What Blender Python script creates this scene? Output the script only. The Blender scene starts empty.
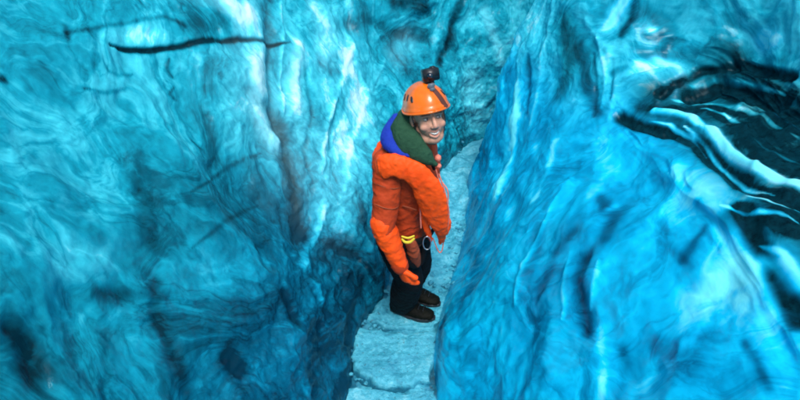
import bpy, bmesh, math, random
import numpy as np
from mathutils import Vector, Matrix
from mathutils.bvhtree import BVHTree

random.seed(7)
rng = np.random.RandomState(11)
R = math.radians
scene = bpy.context.scene
col = scene.collection

# ------------------------------------------------------------------ camera
CAM = np.array([0.0, 0.0, 2.95])
PITCH = R(35.0)
FOC = 604.0                                   # focal length in photo pixels (800 wide)
cam_d = bpy.data.cameras.new('camera')
cam_d.sensor_width = 36.0
cam_d.lens = 36.0 * FOC / 800.0
cam_d.clip_start = 0.05
cam_d.clip_end = 500.0
cam = bpy.data.objects.new('camera', cam_d)
cam.location = CAM
cam.rotation_euler = (math.pi / 2 - PITCH, 0, 0)
col.objects.link(cam)
scene.camera = cam

# ------------------------------------------------------------------ light
SUN_EL, SUN_AZ = R(62), R(172)               # soft veiled sun high behind the lens
world = bpy.data.worlds.new("World")
scene.world = world
world.use_nodes = True
wn = world.node_tree
sky = wn.nodes.new('ShaderNodeTexSky')
sky.sky_type = 'NISHITA'
sky.sun_disc = False
sky.sun_elevation = SUN_EL
sky.sun_rotation = SUN_AZ
wn.nodes['Background'].inputs['Strength'].default_value = 0.06
wn.links.new(sky.outputs[0], wn.nodes['Background'].inputs['Color'])
sun_d = bpy.data.lights.new('sun', 'SUN')
sun_d.energy = 1.5
sun_d.angle = R(28)
sun_d.color = (1.0, 0.985, 0.96)
sun = bpy.data.objects.new('sun', sun_d)
d_sun = Vector((math.sin(SUN_AZ) * math.cos(SUN_EL), math.cos(SUN_AZ) * math.cos(SUN_EL), math.sin(SUN_EL)))
sun.rotation_euler = (-d_sun).to_track_quat('-Z', 'Y').to_euler()
col.objects.link(sun)
scene.view_settings.view_transform = 'Standard'
scene.view_settings.look = 'None'
scene.view_settings.gamma = 1
scene.view_settings.exposure = 1.45
scene.cycles.use_denoising = True
scene.cycles.max_bounces = 8
scene.cycles.diffuse_bounces = 5
scene.cycles.filter_width = 1.9

# ------------------------------------------------------------------ noise
_perm = rng.permutation(256)
_perm = np.concatenate([_perm, _perm, _perm])
_g = rng.randn(256, 3)
_g /= np.linalg.norm(_g, axis=1)[:, None]


def perlin(p):
    p = np.asarray(p, dtype=np.float64)
    i = np.floor(p).astype(np.int64)
    f = p - i
    i &= 255
    u = f * f * f * (f * (f * 6 - 15) + 10)
    out = 0
    for dx in (0, 1):
        wx = u[:, 0] if dx else 1 - u[:, 0]
        hx = _perm[(i[:, 0] + dx) & 255]
        for dy in (0, 1):
            wy = u[:, 1] if dy else 1 - u[:, 1]
            hy = _perm[hx + ((i[:, 1] + dy) & 255)]
            for dz in (0, 1):
                wz = u[:, 2] if dz else 1 - u[:, 2]
                g = _g[_perm[hy + ((i[:, 2] + dz) & 255)] & 255]
                d = g[:, 0] * (f[:, 0] - dx) + g[:, 1] * (f[:, 1] - dy) + g[:, 2] * (f[:, 2] - dz)
                out = out + wx * wy * wz * d
    return out * 1.5


def fbm(p, octv=4, gain=0.5, lac=2.03):
    a, s, o = 1.0, 0.0, 0
    q = np.array(p, dtype=np.float64)
    for k in range(octv):
        s = s + a * perlin(q + 17.3 * k)
        q = q * lac
        a *= gain
    return s


def ridged(p, octv=4, gain=0.5, lac=2.07):
    a, s = 1.0, 0.0
    q = np.array(p, dtype=np.float64)
    for k in range(octv):
        s = s + a * (1 - 2 * np.abs(perlin(q + 9.1 * k)))
        q = q * lac
        a *= gain
    return s


def sstep(a, b, x):
    t = np.clip((x - a) / (b - a), 0, 1)
    return t * t * (3 - 2 * t)


# ------------------------------------------------------------------ helpers
def ray_of(px, py):
    v = (200.0 - py) / FOC
    d = np.array([(px - 400.0) / FOC, math.cos(PITCH) + v * math.sin(PITCH), -math.sin(PITCH) + v * math.cos(PITCH)])
    return d


def at_y(px, py, y):
    """the point of the world at distance y up the passage seen at px, py of the photograph"""
    d = ray_of(px, py)
    return CAM + d * (y / d[1])


def tag(o, label=None, cat=None, group=None, kind=None):
    if label: o['label'] = label
    if cat: o['category'] = cat
    if group: o['group'] = group
    if kind: o['kind'] = kind
    return o


def empty(name, loc):
    o = bpy.data.objects.new(name, None)
    o.location = loc
    o.empty_display_size = 0.1
    col.objects.link(o)
    return o


def mesh_obj(name, verts, faces, mat=None, parent=None, smooth=True, attrs=None):
    me = bpy.data.meshes.new(name)
    verts = np.asarray(verts, dtype=np.float32)
    if isinstance(faces, np.ndarray):
        n = len(faces)
        me.vertices.add(len(verts))
        me.vertices.foreach_set('co', verts.ravel())
        me.loops.add(n * 4)
        me.loops.foreach_set('vertex_index', faces.ravel().astype(np.int32))
        me.polygons.add(n)
        me.polygons.foreach_set('loop_start', np.arange(0, n * 4, 4, dtype=np.int32))
        me.update(calc_edges=True)
        me.validate()
    else:
        me.from_pydata([tuple(v) for v in verts], [], faces)
        me.update()
    if smooth:
        me.polygons.foreach_set('use_smooth', [True] * len(me.polygons))
    if attrs:
        for k, a in attrs.items():
            if a.ndim == 1:
                t = me.attributes.new(k, 'FLOAT', 'POINT')
                t.data.foreach_set('value', a.astype(np.float32))
            else:
                t = me.attributes.new(k, 'FLOAT_VECTOR', 'POINT')
                t.data.foreach_set('vector', a.astype(np.float32).ravel())
    o = bpy.data.objects.new(name, me)
    col.objects.link(o)
    if mat: me.materials.append(mat)
    if parent:
        o.parent = parent
        o.matrix_parent_inverse = Matrix.Translation(-Vector(world_loc(parent)))
    return o


def world_loc(o):
    l = Vector((0, 0, 0))
    if o.type == 'EMPTY' or o.parent is None:
        l = o.location.copy()
    return l


# node shorthand
class NT:
    def __init__(s, name):
        s.m = bpy.data.materials.new(name)
        s.m.use_nodes = True
        s.t = s.m.node_tree
        s.b = s.t.nodes['Principled BSDF']

    def n(s, typ, **kw):
        nd = s.t.nodes.new(typ)
        for k, v in kw.items():
            if k in nd.inputs.keys():
                if hasattr(v, 'default_value') or isinstance(v, bpy.types.NodeSocket):
                    s.t.links.new(v, nd.inputs[k])
                else:
                    nd.inputs[k].default_value = v
            else:
                setattr(nd, k, v)
        return nd

    def link(s, a, b): s.t.links.new(a, b)

    def math(s, op, a, b=None, c=None, clamp=False):
        nd = s.t.nodes.new('ShaderNodeMath')
        nd.operation = op
        nd.use_clamp = clamp
        for i, v in enumerate((a, b, c)):
            if v is None: continue
            if isinstance(v, bpy.types.NodeSocket): s.t.links.new(v, nd.inputs[i])
            else: nd.inputs[i].default_value = v
        return nd.outputs[0]

    def attr(s, name, vec=False):
        nd = s.t.nodes.new('ShaderNodeAttribute')
        nd.attribute_name = name
        return nd.outputs['Vector'] if vec else nd.outputs['Fac']

    def noise(s, vec, scale, detail=4, rough=0.5, dist=0.0):
        nd = s.t.nodes.new('ShaderNodeTexNoise')
        nd.inputs['Scale'].default_value = scale
        nd.inputs['Detail'].default_value = detail
        nd.inputs['Roughness'].default_value = rough
        nd.inputs['Distortion'].default_value = dist
        if vec is not None: s.t.links.new(vec, nd.inputs['Vector'])
        return nd.outputs['Fac']

    def ramp(s, fac, stops, interp='LINEAR'):
        nd = s.t.nodes.new('ShaderNodeValToRGB')
        cr = nd.color_ramp
        cr.interpolation = interp
        while len(cr.elements) < len(stops): cr.elements.new(0.5)
        for e, (p, c) in zip(cr.elements, stops):
            e.position = p
            e.color = (*c, 1) if len(c) == 3 else c
        s.t.links.new(fac, nd.inputs[0])
        return nd.outputs[0]

    def mix(s, fac, a, b, blend='MIX'):
        nd = s.t.nodes.new('ShaderNodeMix')
        nd.data_type = 'RGBA'
        nd.blend_type = blend
        for i, v in ((0, fac), (6, a), (7, b)):
            if isinstance(v, bpy.types.NodeSocket): s.t.links.new(v, nd.inputs[i])
            elif i == 0: nd.inputs[0].default_value = v
            else: nd.inputs[i].default_value = (*v, 1)
        return nd.outputs[2]

    def bump(s, h, strength, dist, normal=None):
        nd = s.t.nodes.new('ShaderNodeBump')
        nd.inputs['Strength'].default_value = strength
        nd.inputs['Distance'].default_value = dist
        s.t.links.new(h, nd.inputs['Height'])
        if normal is not None: s.t.links.new(normal, nd.inputs['Normal'])
        return nd.outputs[0]

    def set(s, **kw):
        for k, v in kw.items():
            k = k.replace('_', ' ')
            if isinstance(v, bpy.types.NodeSocket): s.t.links.new(v, s.b.inputs[k])
            else: s.b.inputs[k].default_value = (*v, 1) if isinstance(v, tuple) and len(v) == 3 and s.b.inputs[k].type == 'RGBA' else v


# ------------------------------------------------------------------ ice material
def ice_material():
    t = NT('glacier_ice')
    flow = t.attr('flow', True)
    geo = t.n('ShaderNodeNewGeometry').outputs['Position']
    tone, azure, dirt, frost, rough_a, grain = (t.attr(k) for k in ('tone', 'azure', 'dirt', 'frost', 'rough', 'grain'))
    # swirled position: the ice carries marbled bands of clear and bubbly layers
    wn_ = t.t.nodes.new('ShaderNodeTexNoise'); wn_.inputs['Scale'].default_value = 1.7; wn_.inputs['Detail'].default_value = 3
    t.link(geo, wn_.inputs['Vector'])
    vm = t.t.nodes.new('ShaderNodeVectorMath'); vm.operation = 'MULTIPLY_ADD'
    t.link(wn_.outputs['Color'], vm.inputs[0]); vm.inputs[1].default_value = (.55, .55, .55); t.link(flow, vm.inputs[2])
    sw = vm.outputs[0]
    n0 = t.noise(sw, 0.95, 4, 0.5, 0.8)
    n1 = t.noise(sw, 2.4, 5, 0.55, 0.6)
    n2 = t.noise(sw, 8.0, 6, 0.62, 0.5)
    n3 = t.noise(geo, 30.0, 6, 0.7, 0.4)
    n4 = t.noise(geo, 5.0, 5, 0.6, 1.0)
    def vein(sc, mid, width, det=5):
        w = t.math('ABSOLUTE', t.math('SUBTRACT', t.noise(sw, sc, det, 0.6, 0.9), mid))
        return t.math('POWER', t.math('SUBTRACT', 1.0, t.math('MULTIPLY', w, width), clamp=True), 1.6)
    w1 = vein(1.9, .50, 13.0)
    w2 = vein(2.7, .46, 15.0)
    w3 = vein(6.0, .52, 12.0, 6)
    v = t.math('ADD', tone, t.math('MULTIPLY', t.math('SUBTRACT', n1, 0.5), t.math('ADD', 0.40, t.math('MULTIPLY', grain, 0.35))))
    v = t.math('ADD', v, t.math('MULTIPLY', t.math('SUBTRACT', n0, 0.5), 0.70))
    v = t.math('ADD', v, t.math('MULTIPLY', t.math('SUBTRACT', n2, 0.5), t.math('ADD', .10, t.math('MULTIPLY', grain, 0.55))))
    v = t.math('ADD', v, t.math('MULTIPLY', t.math('SUBTRACT', n4, 0.5), 0.30))
    v = t.math('ADD', v, t.math('MULTIPLY', t.math('MULTIPLY', t.math('SUBTRACT', n3, 0.5), 0.42), rough_a))
    v = t.math('ADD', v, t.math('MULTIPLY', w1, .13))
    v = t.math('ADD', v, t.math('MULTIPLY', w3, t.math('MULTIPLY', grain, .06)))
    v = t.math('SUBTRACT', v, t.math('MULTIPLY', w2, .12), clamp=True)
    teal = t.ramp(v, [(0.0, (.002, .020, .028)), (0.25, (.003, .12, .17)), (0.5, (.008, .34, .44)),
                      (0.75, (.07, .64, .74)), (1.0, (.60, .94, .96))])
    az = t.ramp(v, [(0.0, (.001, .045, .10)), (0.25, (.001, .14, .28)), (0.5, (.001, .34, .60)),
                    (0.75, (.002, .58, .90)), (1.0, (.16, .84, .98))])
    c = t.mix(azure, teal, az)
    c = t.mix(t.math('MULTIPLY', frost, t.math('ADD', 0.55, n2), clamp=True), c, (.52, .92, .95))  # light glowing through the ice, put into its colour as a pale tint
    dm = t.math('MULTIPLY', dirt, t.math('ADD', 0.35, t.math('MULTIPLY', n2, 1.35)), clamp=True)  # dirty ice, and the painted shade of the crest
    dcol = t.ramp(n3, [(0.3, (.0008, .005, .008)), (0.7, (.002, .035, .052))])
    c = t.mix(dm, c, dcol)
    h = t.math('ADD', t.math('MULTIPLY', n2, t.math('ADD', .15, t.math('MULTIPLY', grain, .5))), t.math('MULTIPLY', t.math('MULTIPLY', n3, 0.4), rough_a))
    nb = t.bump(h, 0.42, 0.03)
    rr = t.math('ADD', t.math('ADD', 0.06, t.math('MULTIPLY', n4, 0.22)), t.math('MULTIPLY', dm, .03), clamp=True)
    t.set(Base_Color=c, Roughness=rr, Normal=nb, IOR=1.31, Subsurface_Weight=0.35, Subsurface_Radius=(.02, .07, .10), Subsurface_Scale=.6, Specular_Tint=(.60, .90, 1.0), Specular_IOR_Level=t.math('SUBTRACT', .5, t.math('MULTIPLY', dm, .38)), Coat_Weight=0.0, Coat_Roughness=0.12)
    return t.m


ICE = ice_material()

# ------------------------------------------------------------------ cave walls
# control rows: base x, base y, outward direction (dx, dy), slope factor
LEFT = [(-.36, -3.2, -1, 0, 1.0), (-.35, -1, -1, 0, 1.0), (-.34, 1, -1, 0.0, 1.0), (-.31, 2.2, -1, 0.0, 1.0),
        (-.29, 2.75, -1, 0.02, 1.0), (-.13, 3.15, -1, .06, .98), (.06, 3.7, -1, .15, .95), (.20, 4.25, -1, .25, .85),
        (.34, 4.6, -.95, .45, .68), (.56, 4.98, -.75, .75, .5), (1.05, 5.28, -.45, .95, .42), (2.3, 5.62, -.3, 1, .4), (4.2, 6.0, -.3, 1, .4)]
RIGHT = [(.36, -3.2, 1, 0, 1.0), (.31, -1, 1, 0, 1.0), (.26, 1, 1, 0, 1.0), (.235, 2.2, 1, 0, 1.0),
         (.27, 2.75, 1, 0, 1.0), (.39, 3.3, 1, 0, .86), (.48, 3.7, 1, .0, .66), (.53, 4.05, 1, 0, .46), (.60, 4.45, 1, -.1, .36),
         (.80, 4.76, .9, -.3, .34), (1.3, 5.0, .75, -.6, .35), (2.7, 5.3, .5, -.8, .35), (4.2, 5.7, .3, -.9, .35)]


def catmull(ctrl, n_sub):
    P = np.array(ctrl, dtype=float)
    P = np.vstack([2 * P[0] - P[1], P, 2 * P[-1] - P[-2]])
    out, keys = [], []
    for i in range(1, len(P) - 2):
        for k in range(n_sub):
            t = k / n_sub
            a, b, c, d = P[i - 1], P[i], P[i + 1], P[i + 2]
            out.append(.5 * ((2 * b) + (c - a) * t + (2 * a - 5 * b + 4 * c - d) * t * t + (3 * b - a - 3 * c + d) * t ** 3))
    out.append(P[-2])
    return np.array(out)


class Wall:
    def __init__(s, ctrl, profile, zmax=4.6):
        s.c = catmull(ctrl, 24)
        seg = np.linalg.norm(np.diff(s.c[:, :2], axis=0), axis=1)
        s.s = np.concatenate([[0], np.cumsum(seg)])
        s.prof = profile
        s.zmax = zmax
        # smooth anchor surface
        S, Z = np.meshgrid(np.linspace(0, s.s[-1], 420), np.linspace(-.15, zmax, 260), indexing='ij')
        P = s.point(S.ravel(), Z.ravel())
        n, m = S.shape
        idx = np.arange(n * m).reshape(n, m)
        q = np.stack([idx[:-1, :-1], idx[1:, :-1], idx[1:, 1:], idx[:-1, 1:]], -1).reshape(-1, 4)
        s.bvh = BVHTree.FromPolygons([tuple(v) for v in P], [tuple(int(k) for k in f) for f in q])

    def base(s, S):
        return np.stack([np.interp(S, s.s, s.c[:, k]) for k in range(5)], -1)

    def point(s, S, Z):
        b = s.base(S)
        off = s.prof(b[:, 1], Z) * b[:, 4]
        off = off
        return np.stack([b[:, 0] + b[:, 2] * off, b[:, 1] + b[:, 3] * off, Z], -1)

    def hit(s, px, py):
        d = Vector(ray_of(px, py)).normalized()
        loc, nor, i, dist = s.bvh.ray_cast(Vector(CAM), d)
        return None if loc is None else (np.array(loc), dist)


def prof_left(Y, Z):
    z = np.maximum(Z, 0)
    o = .34 * z + .12 * z ** 2
    o = np.where(z > 2.4, .34 * 2.4 + .12 * 2.4 ** 2 + .75 * (1 - np.exp(-(z - 2.4) * 1.1)), o)
    # the wall leans back over the passage high above
    return o - .30 * sstep(3.4, 4.6, Z) + np.minimum(Z, 0) * .3


def crest_z(Y):
    return np.interp(Y, [-3, 0.3, 1.15, 1.44, 1.58, 1.9, 2.16, 2.5, 2.8, 3.05, 3.3, 3.55, 3.9, 4.3], [1.5, 1.36, 1.42, 1.47, 1.50, 1.50, 1.48, 1.44, 1.39, 1.36, 1.46, 1.75, 2.4, 3.2])


def prof_right(Y, Z):
    z = np.maximum(Z, 0)
    zc = crest_z(Y)
    near = sstep(3.7, 3.1, Y)
    o = .62 * z + .03 * z * z
    # rounded shoulder of the bright bulge, then a hollow of layered ice above it
    sh = sstep(zc - .35, zc, Z)
    o = o + near * (.10 * sh + .42 * sstep(zc - .02, zc + .16, Z)) - near * .16 * sstep(zc + .25, zc + .75, Z)
    o = o - .45 * sstep(2.6, 4.6, Z)
    return o + np.minimum(Z, 0) * .3


WL = Wall(LEFT, prof_left)
WR = Wall(RIGHT, prof_right)


def poly_dist(P, pts):
    """distance of points P to a 3-D polyline; also the running fraction"""
    best = np.full(len(P), 1e9)
    frac = np.zeros(len(P))
    m = len(pts) - 1
    if m == 0:
        return np.linalg.norm(P - pts[0], axis=1), frac
    for i in range(m):
        a, b = pts[i], pts[i + 1]
        ab = b - a
        t = np.clip(((P - a) @ ab) / max(ab @ ab, 1e-9), 0, 1)
        d = np.linalg.norm(P - (a + t[:, None] * ab), axis=1)
        k = d < best
        best = np.where(k, d, best)
        frac = np.where(k, (i + t) / m, frac)
    return best, frac


def apply_feats(wall, P, chans, feats, warp, warpc, gain):
    """feats: (polyline as seen in the photograph, half width in photo px, {channel: amount}, taper)"""
    for pts, w, amt, taper, sharp in feats:
        hs = [wall.hit(x, y) for x, y in pts]
        hs = [h for h in hs if h is not None]
        if not hs: continue
        q = np.array([h[0] for h in hs])
        ww = w * np.mean([h[1] for h in hs]) / FOC
        lo, hi = q.min(0) - ww * 3.5 - .1, q.max(0) + ww * 3.5 + .1
        sel = np.where(((P > lo) & (P < hi)).all(1))[0]
        if len(sel) == 0: continue
        X = P[sel] + (warpc[sel] * .02 if sharp == 3 else warp[sel] * min(ww * .6, .04))
        d, f = poly_dist(X, q)
        wv = ww * (np.clip(np.sin(np.pi * (0.04 + .92 * f)), 0, 1) ** .5 if taper else 1.0)
        g = np.exp(-(d / np.maximum(wv, 1e-4)) ** sharp)
        for k, a in amt.items():
            if k == 'tone' and abs(a) < .5 and w >= 5: a *= gain
            chans[k][sel] += a * g


def F(pts, w, taper=False, sharp=2, **amt):
    return (pts, w, amt, taper, sharp)


FEATS_L = [
    # broad glow of the wall, painted as pale bubbly ice
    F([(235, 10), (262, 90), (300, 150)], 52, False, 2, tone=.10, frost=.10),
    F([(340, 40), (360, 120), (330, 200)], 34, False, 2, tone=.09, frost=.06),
    # long dark crack and the lines beside it
    F([(103, 50), (120, 54), (150, 54), (180, 49), (215, 45), (250, 42), (272, 44), (290, 43)], 2.7, True, 2, tone=-.70, dirt=.55, disp=-.010),
    F([(112, 52), (135, 55), (165, 52)], 3.0, True, 2, tone=-.3, dirt=.5),
    F([(60, 40), (100, 32), (140, 22), (163, 20), (172, 24), (180, 30)], 2.2, False, 2, tone=-.26),
    F([(185, 33), (212, 27)], 13, False, 2, tone=-.14, frost=-.2),
    F([(96, 66), (104, 76), (116, 79), (130, 77)], 2.2, True, 2, tone=-.24, dirt=.06),
    F([(80, 92), (105, 95), (126, 90)], 2.2, True, 2, tone=-.24, dirt=.06),
    F([(165, 62), (162, 72), (170, 80)], 2.0, True, 2, tone=-.28, dirt=.12),
    F([(172, 88), (168, 95), (176, 101)], 2.0, True, 2, tone=-.28, dirt=.12),
    F([(190, 143), (196, 150)], 2.5, False, 2, tone=-.35),
    F([(60, 32), (62, 45)], 3, False, 2, tone=-.25),
    F([(0, 78), (4, 79)], 3, False, 2, tone=-.5),
    F([(205, 184), (225, 170), (245, 158), (262, 153)], 2.6, True, 2, tone=-.2),
    F([(180, 200), (205, 184)], 1.5, True, 2, tone=-.3),
    F([(185, 252), (215, 228), (240, 213), (262, 203)], 2.6, True, 2, tone=-.18),
    # spots of light leaking through, painted as bright bubbly ice
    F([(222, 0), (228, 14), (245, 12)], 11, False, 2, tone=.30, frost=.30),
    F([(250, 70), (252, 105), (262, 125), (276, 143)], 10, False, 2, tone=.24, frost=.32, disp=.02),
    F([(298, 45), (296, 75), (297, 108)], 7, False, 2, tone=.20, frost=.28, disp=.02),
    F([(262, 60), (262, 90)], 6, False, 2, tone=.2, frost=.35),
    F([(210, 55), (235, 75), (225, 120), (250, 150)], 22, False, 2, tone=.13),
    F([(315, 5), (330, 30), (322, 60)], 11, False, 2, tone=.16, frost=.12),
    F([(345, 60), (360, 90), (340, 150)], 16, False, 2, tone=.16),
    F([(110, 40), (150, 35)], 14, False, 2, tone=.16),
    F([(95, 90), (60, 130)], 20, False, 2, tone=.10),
    # fluted groove
    F([(274, 0), (271, 40), (270, 90), (276, 125)], 9, False, 2, tone=-.26, disp=-.035),
    F([(284, 120), (290, 160), (297, 200), (300, 235)], 10, False, 2, tone=-.24, disp=-.015),
    F([(284, 0), (282, 60), (284, 115)], 2.0, False, 2, tone=.2, disp=.008),
    # dark and pale folds near the top middle
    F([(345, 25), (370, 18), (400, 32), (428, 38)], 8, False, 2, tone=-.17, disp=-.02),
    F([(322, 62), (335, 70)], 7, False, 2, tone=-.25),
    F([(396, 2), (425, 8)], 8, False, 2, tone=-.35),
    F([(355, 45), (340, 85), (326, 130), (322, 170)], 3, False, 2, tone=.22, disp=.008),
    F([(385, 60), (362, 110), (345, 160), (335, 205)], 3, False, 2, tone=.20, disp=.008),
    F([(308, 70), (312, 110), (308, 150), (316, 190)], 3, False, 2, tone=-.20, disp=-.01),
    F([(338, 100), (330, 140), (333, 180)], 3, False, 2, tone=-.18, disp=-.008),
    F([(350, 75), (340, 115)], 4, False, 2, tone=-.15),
    # back of the passage
    F([(460, 0), (452, 22), (446, 45), (438, 62)], 5, False, 2, tone=-.28, dirt=.12, disp=-.02),
    F([(450, 35), (470, 45), (490, 38)], 8, False, 2, tone=-.18),
    F([(468, 170), (475, 150), (470, 185)], 10, False, 2, tone=-.22),
    F([(470, 80), (478, 120)], 14, False, 2, tone=.10, frost=.08),
    F([(395, 55), (410, 40)], 12, False, 2, tone=.12, frost=.08),
    F([(485, 10), (500, 60)], 5, False, 2, tone=.1, frost=.1),
    # smudges and hollows low on the wall
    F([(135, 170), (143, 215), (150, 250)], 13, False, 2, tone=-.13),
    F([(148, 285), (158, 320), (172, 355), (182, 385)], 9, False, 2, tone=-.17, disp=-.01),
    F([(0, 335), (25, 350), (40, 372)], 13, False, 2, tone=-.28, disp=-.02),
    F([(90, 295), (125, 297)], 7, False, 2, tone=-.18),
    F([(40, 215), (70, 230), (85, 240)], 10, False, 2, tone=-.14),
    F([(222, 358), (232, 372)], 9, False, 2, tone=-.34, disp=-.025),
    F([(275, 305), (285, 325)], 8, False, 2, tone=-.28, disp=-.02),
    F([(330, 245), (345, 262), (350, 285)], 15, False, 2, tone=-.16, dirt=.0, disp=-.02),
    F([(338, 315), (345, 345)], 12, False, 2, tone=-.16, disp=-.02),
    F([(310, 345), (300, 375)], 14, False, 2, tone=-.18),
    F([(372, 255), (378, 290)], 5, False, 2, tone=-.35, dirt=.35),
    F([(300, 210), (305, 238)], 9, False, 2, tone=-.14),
    F([(325, 205), (318, 235), (298, 268)], 5, False, 2, tone=.28, disp=.02),
    F([(305, 285), (312, 300)], 5, False, 2, tone=.22, disp=.015),
    F([(45, 275), (90, 265)], 22, False, 2, tone=.12),
    F([(80, 320), (130, 325), (150, 345)], 20, False, 2, tone=.10),
    F([(0, 240), (30, 260)], 20, False, 2, tone=.06),
    F([(200, 265), (240, 250)], 20, False, 2, tone=.08),
    F([(365, 320), (360, 345)], 4, False, 2, tone=.30),
]

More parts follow.
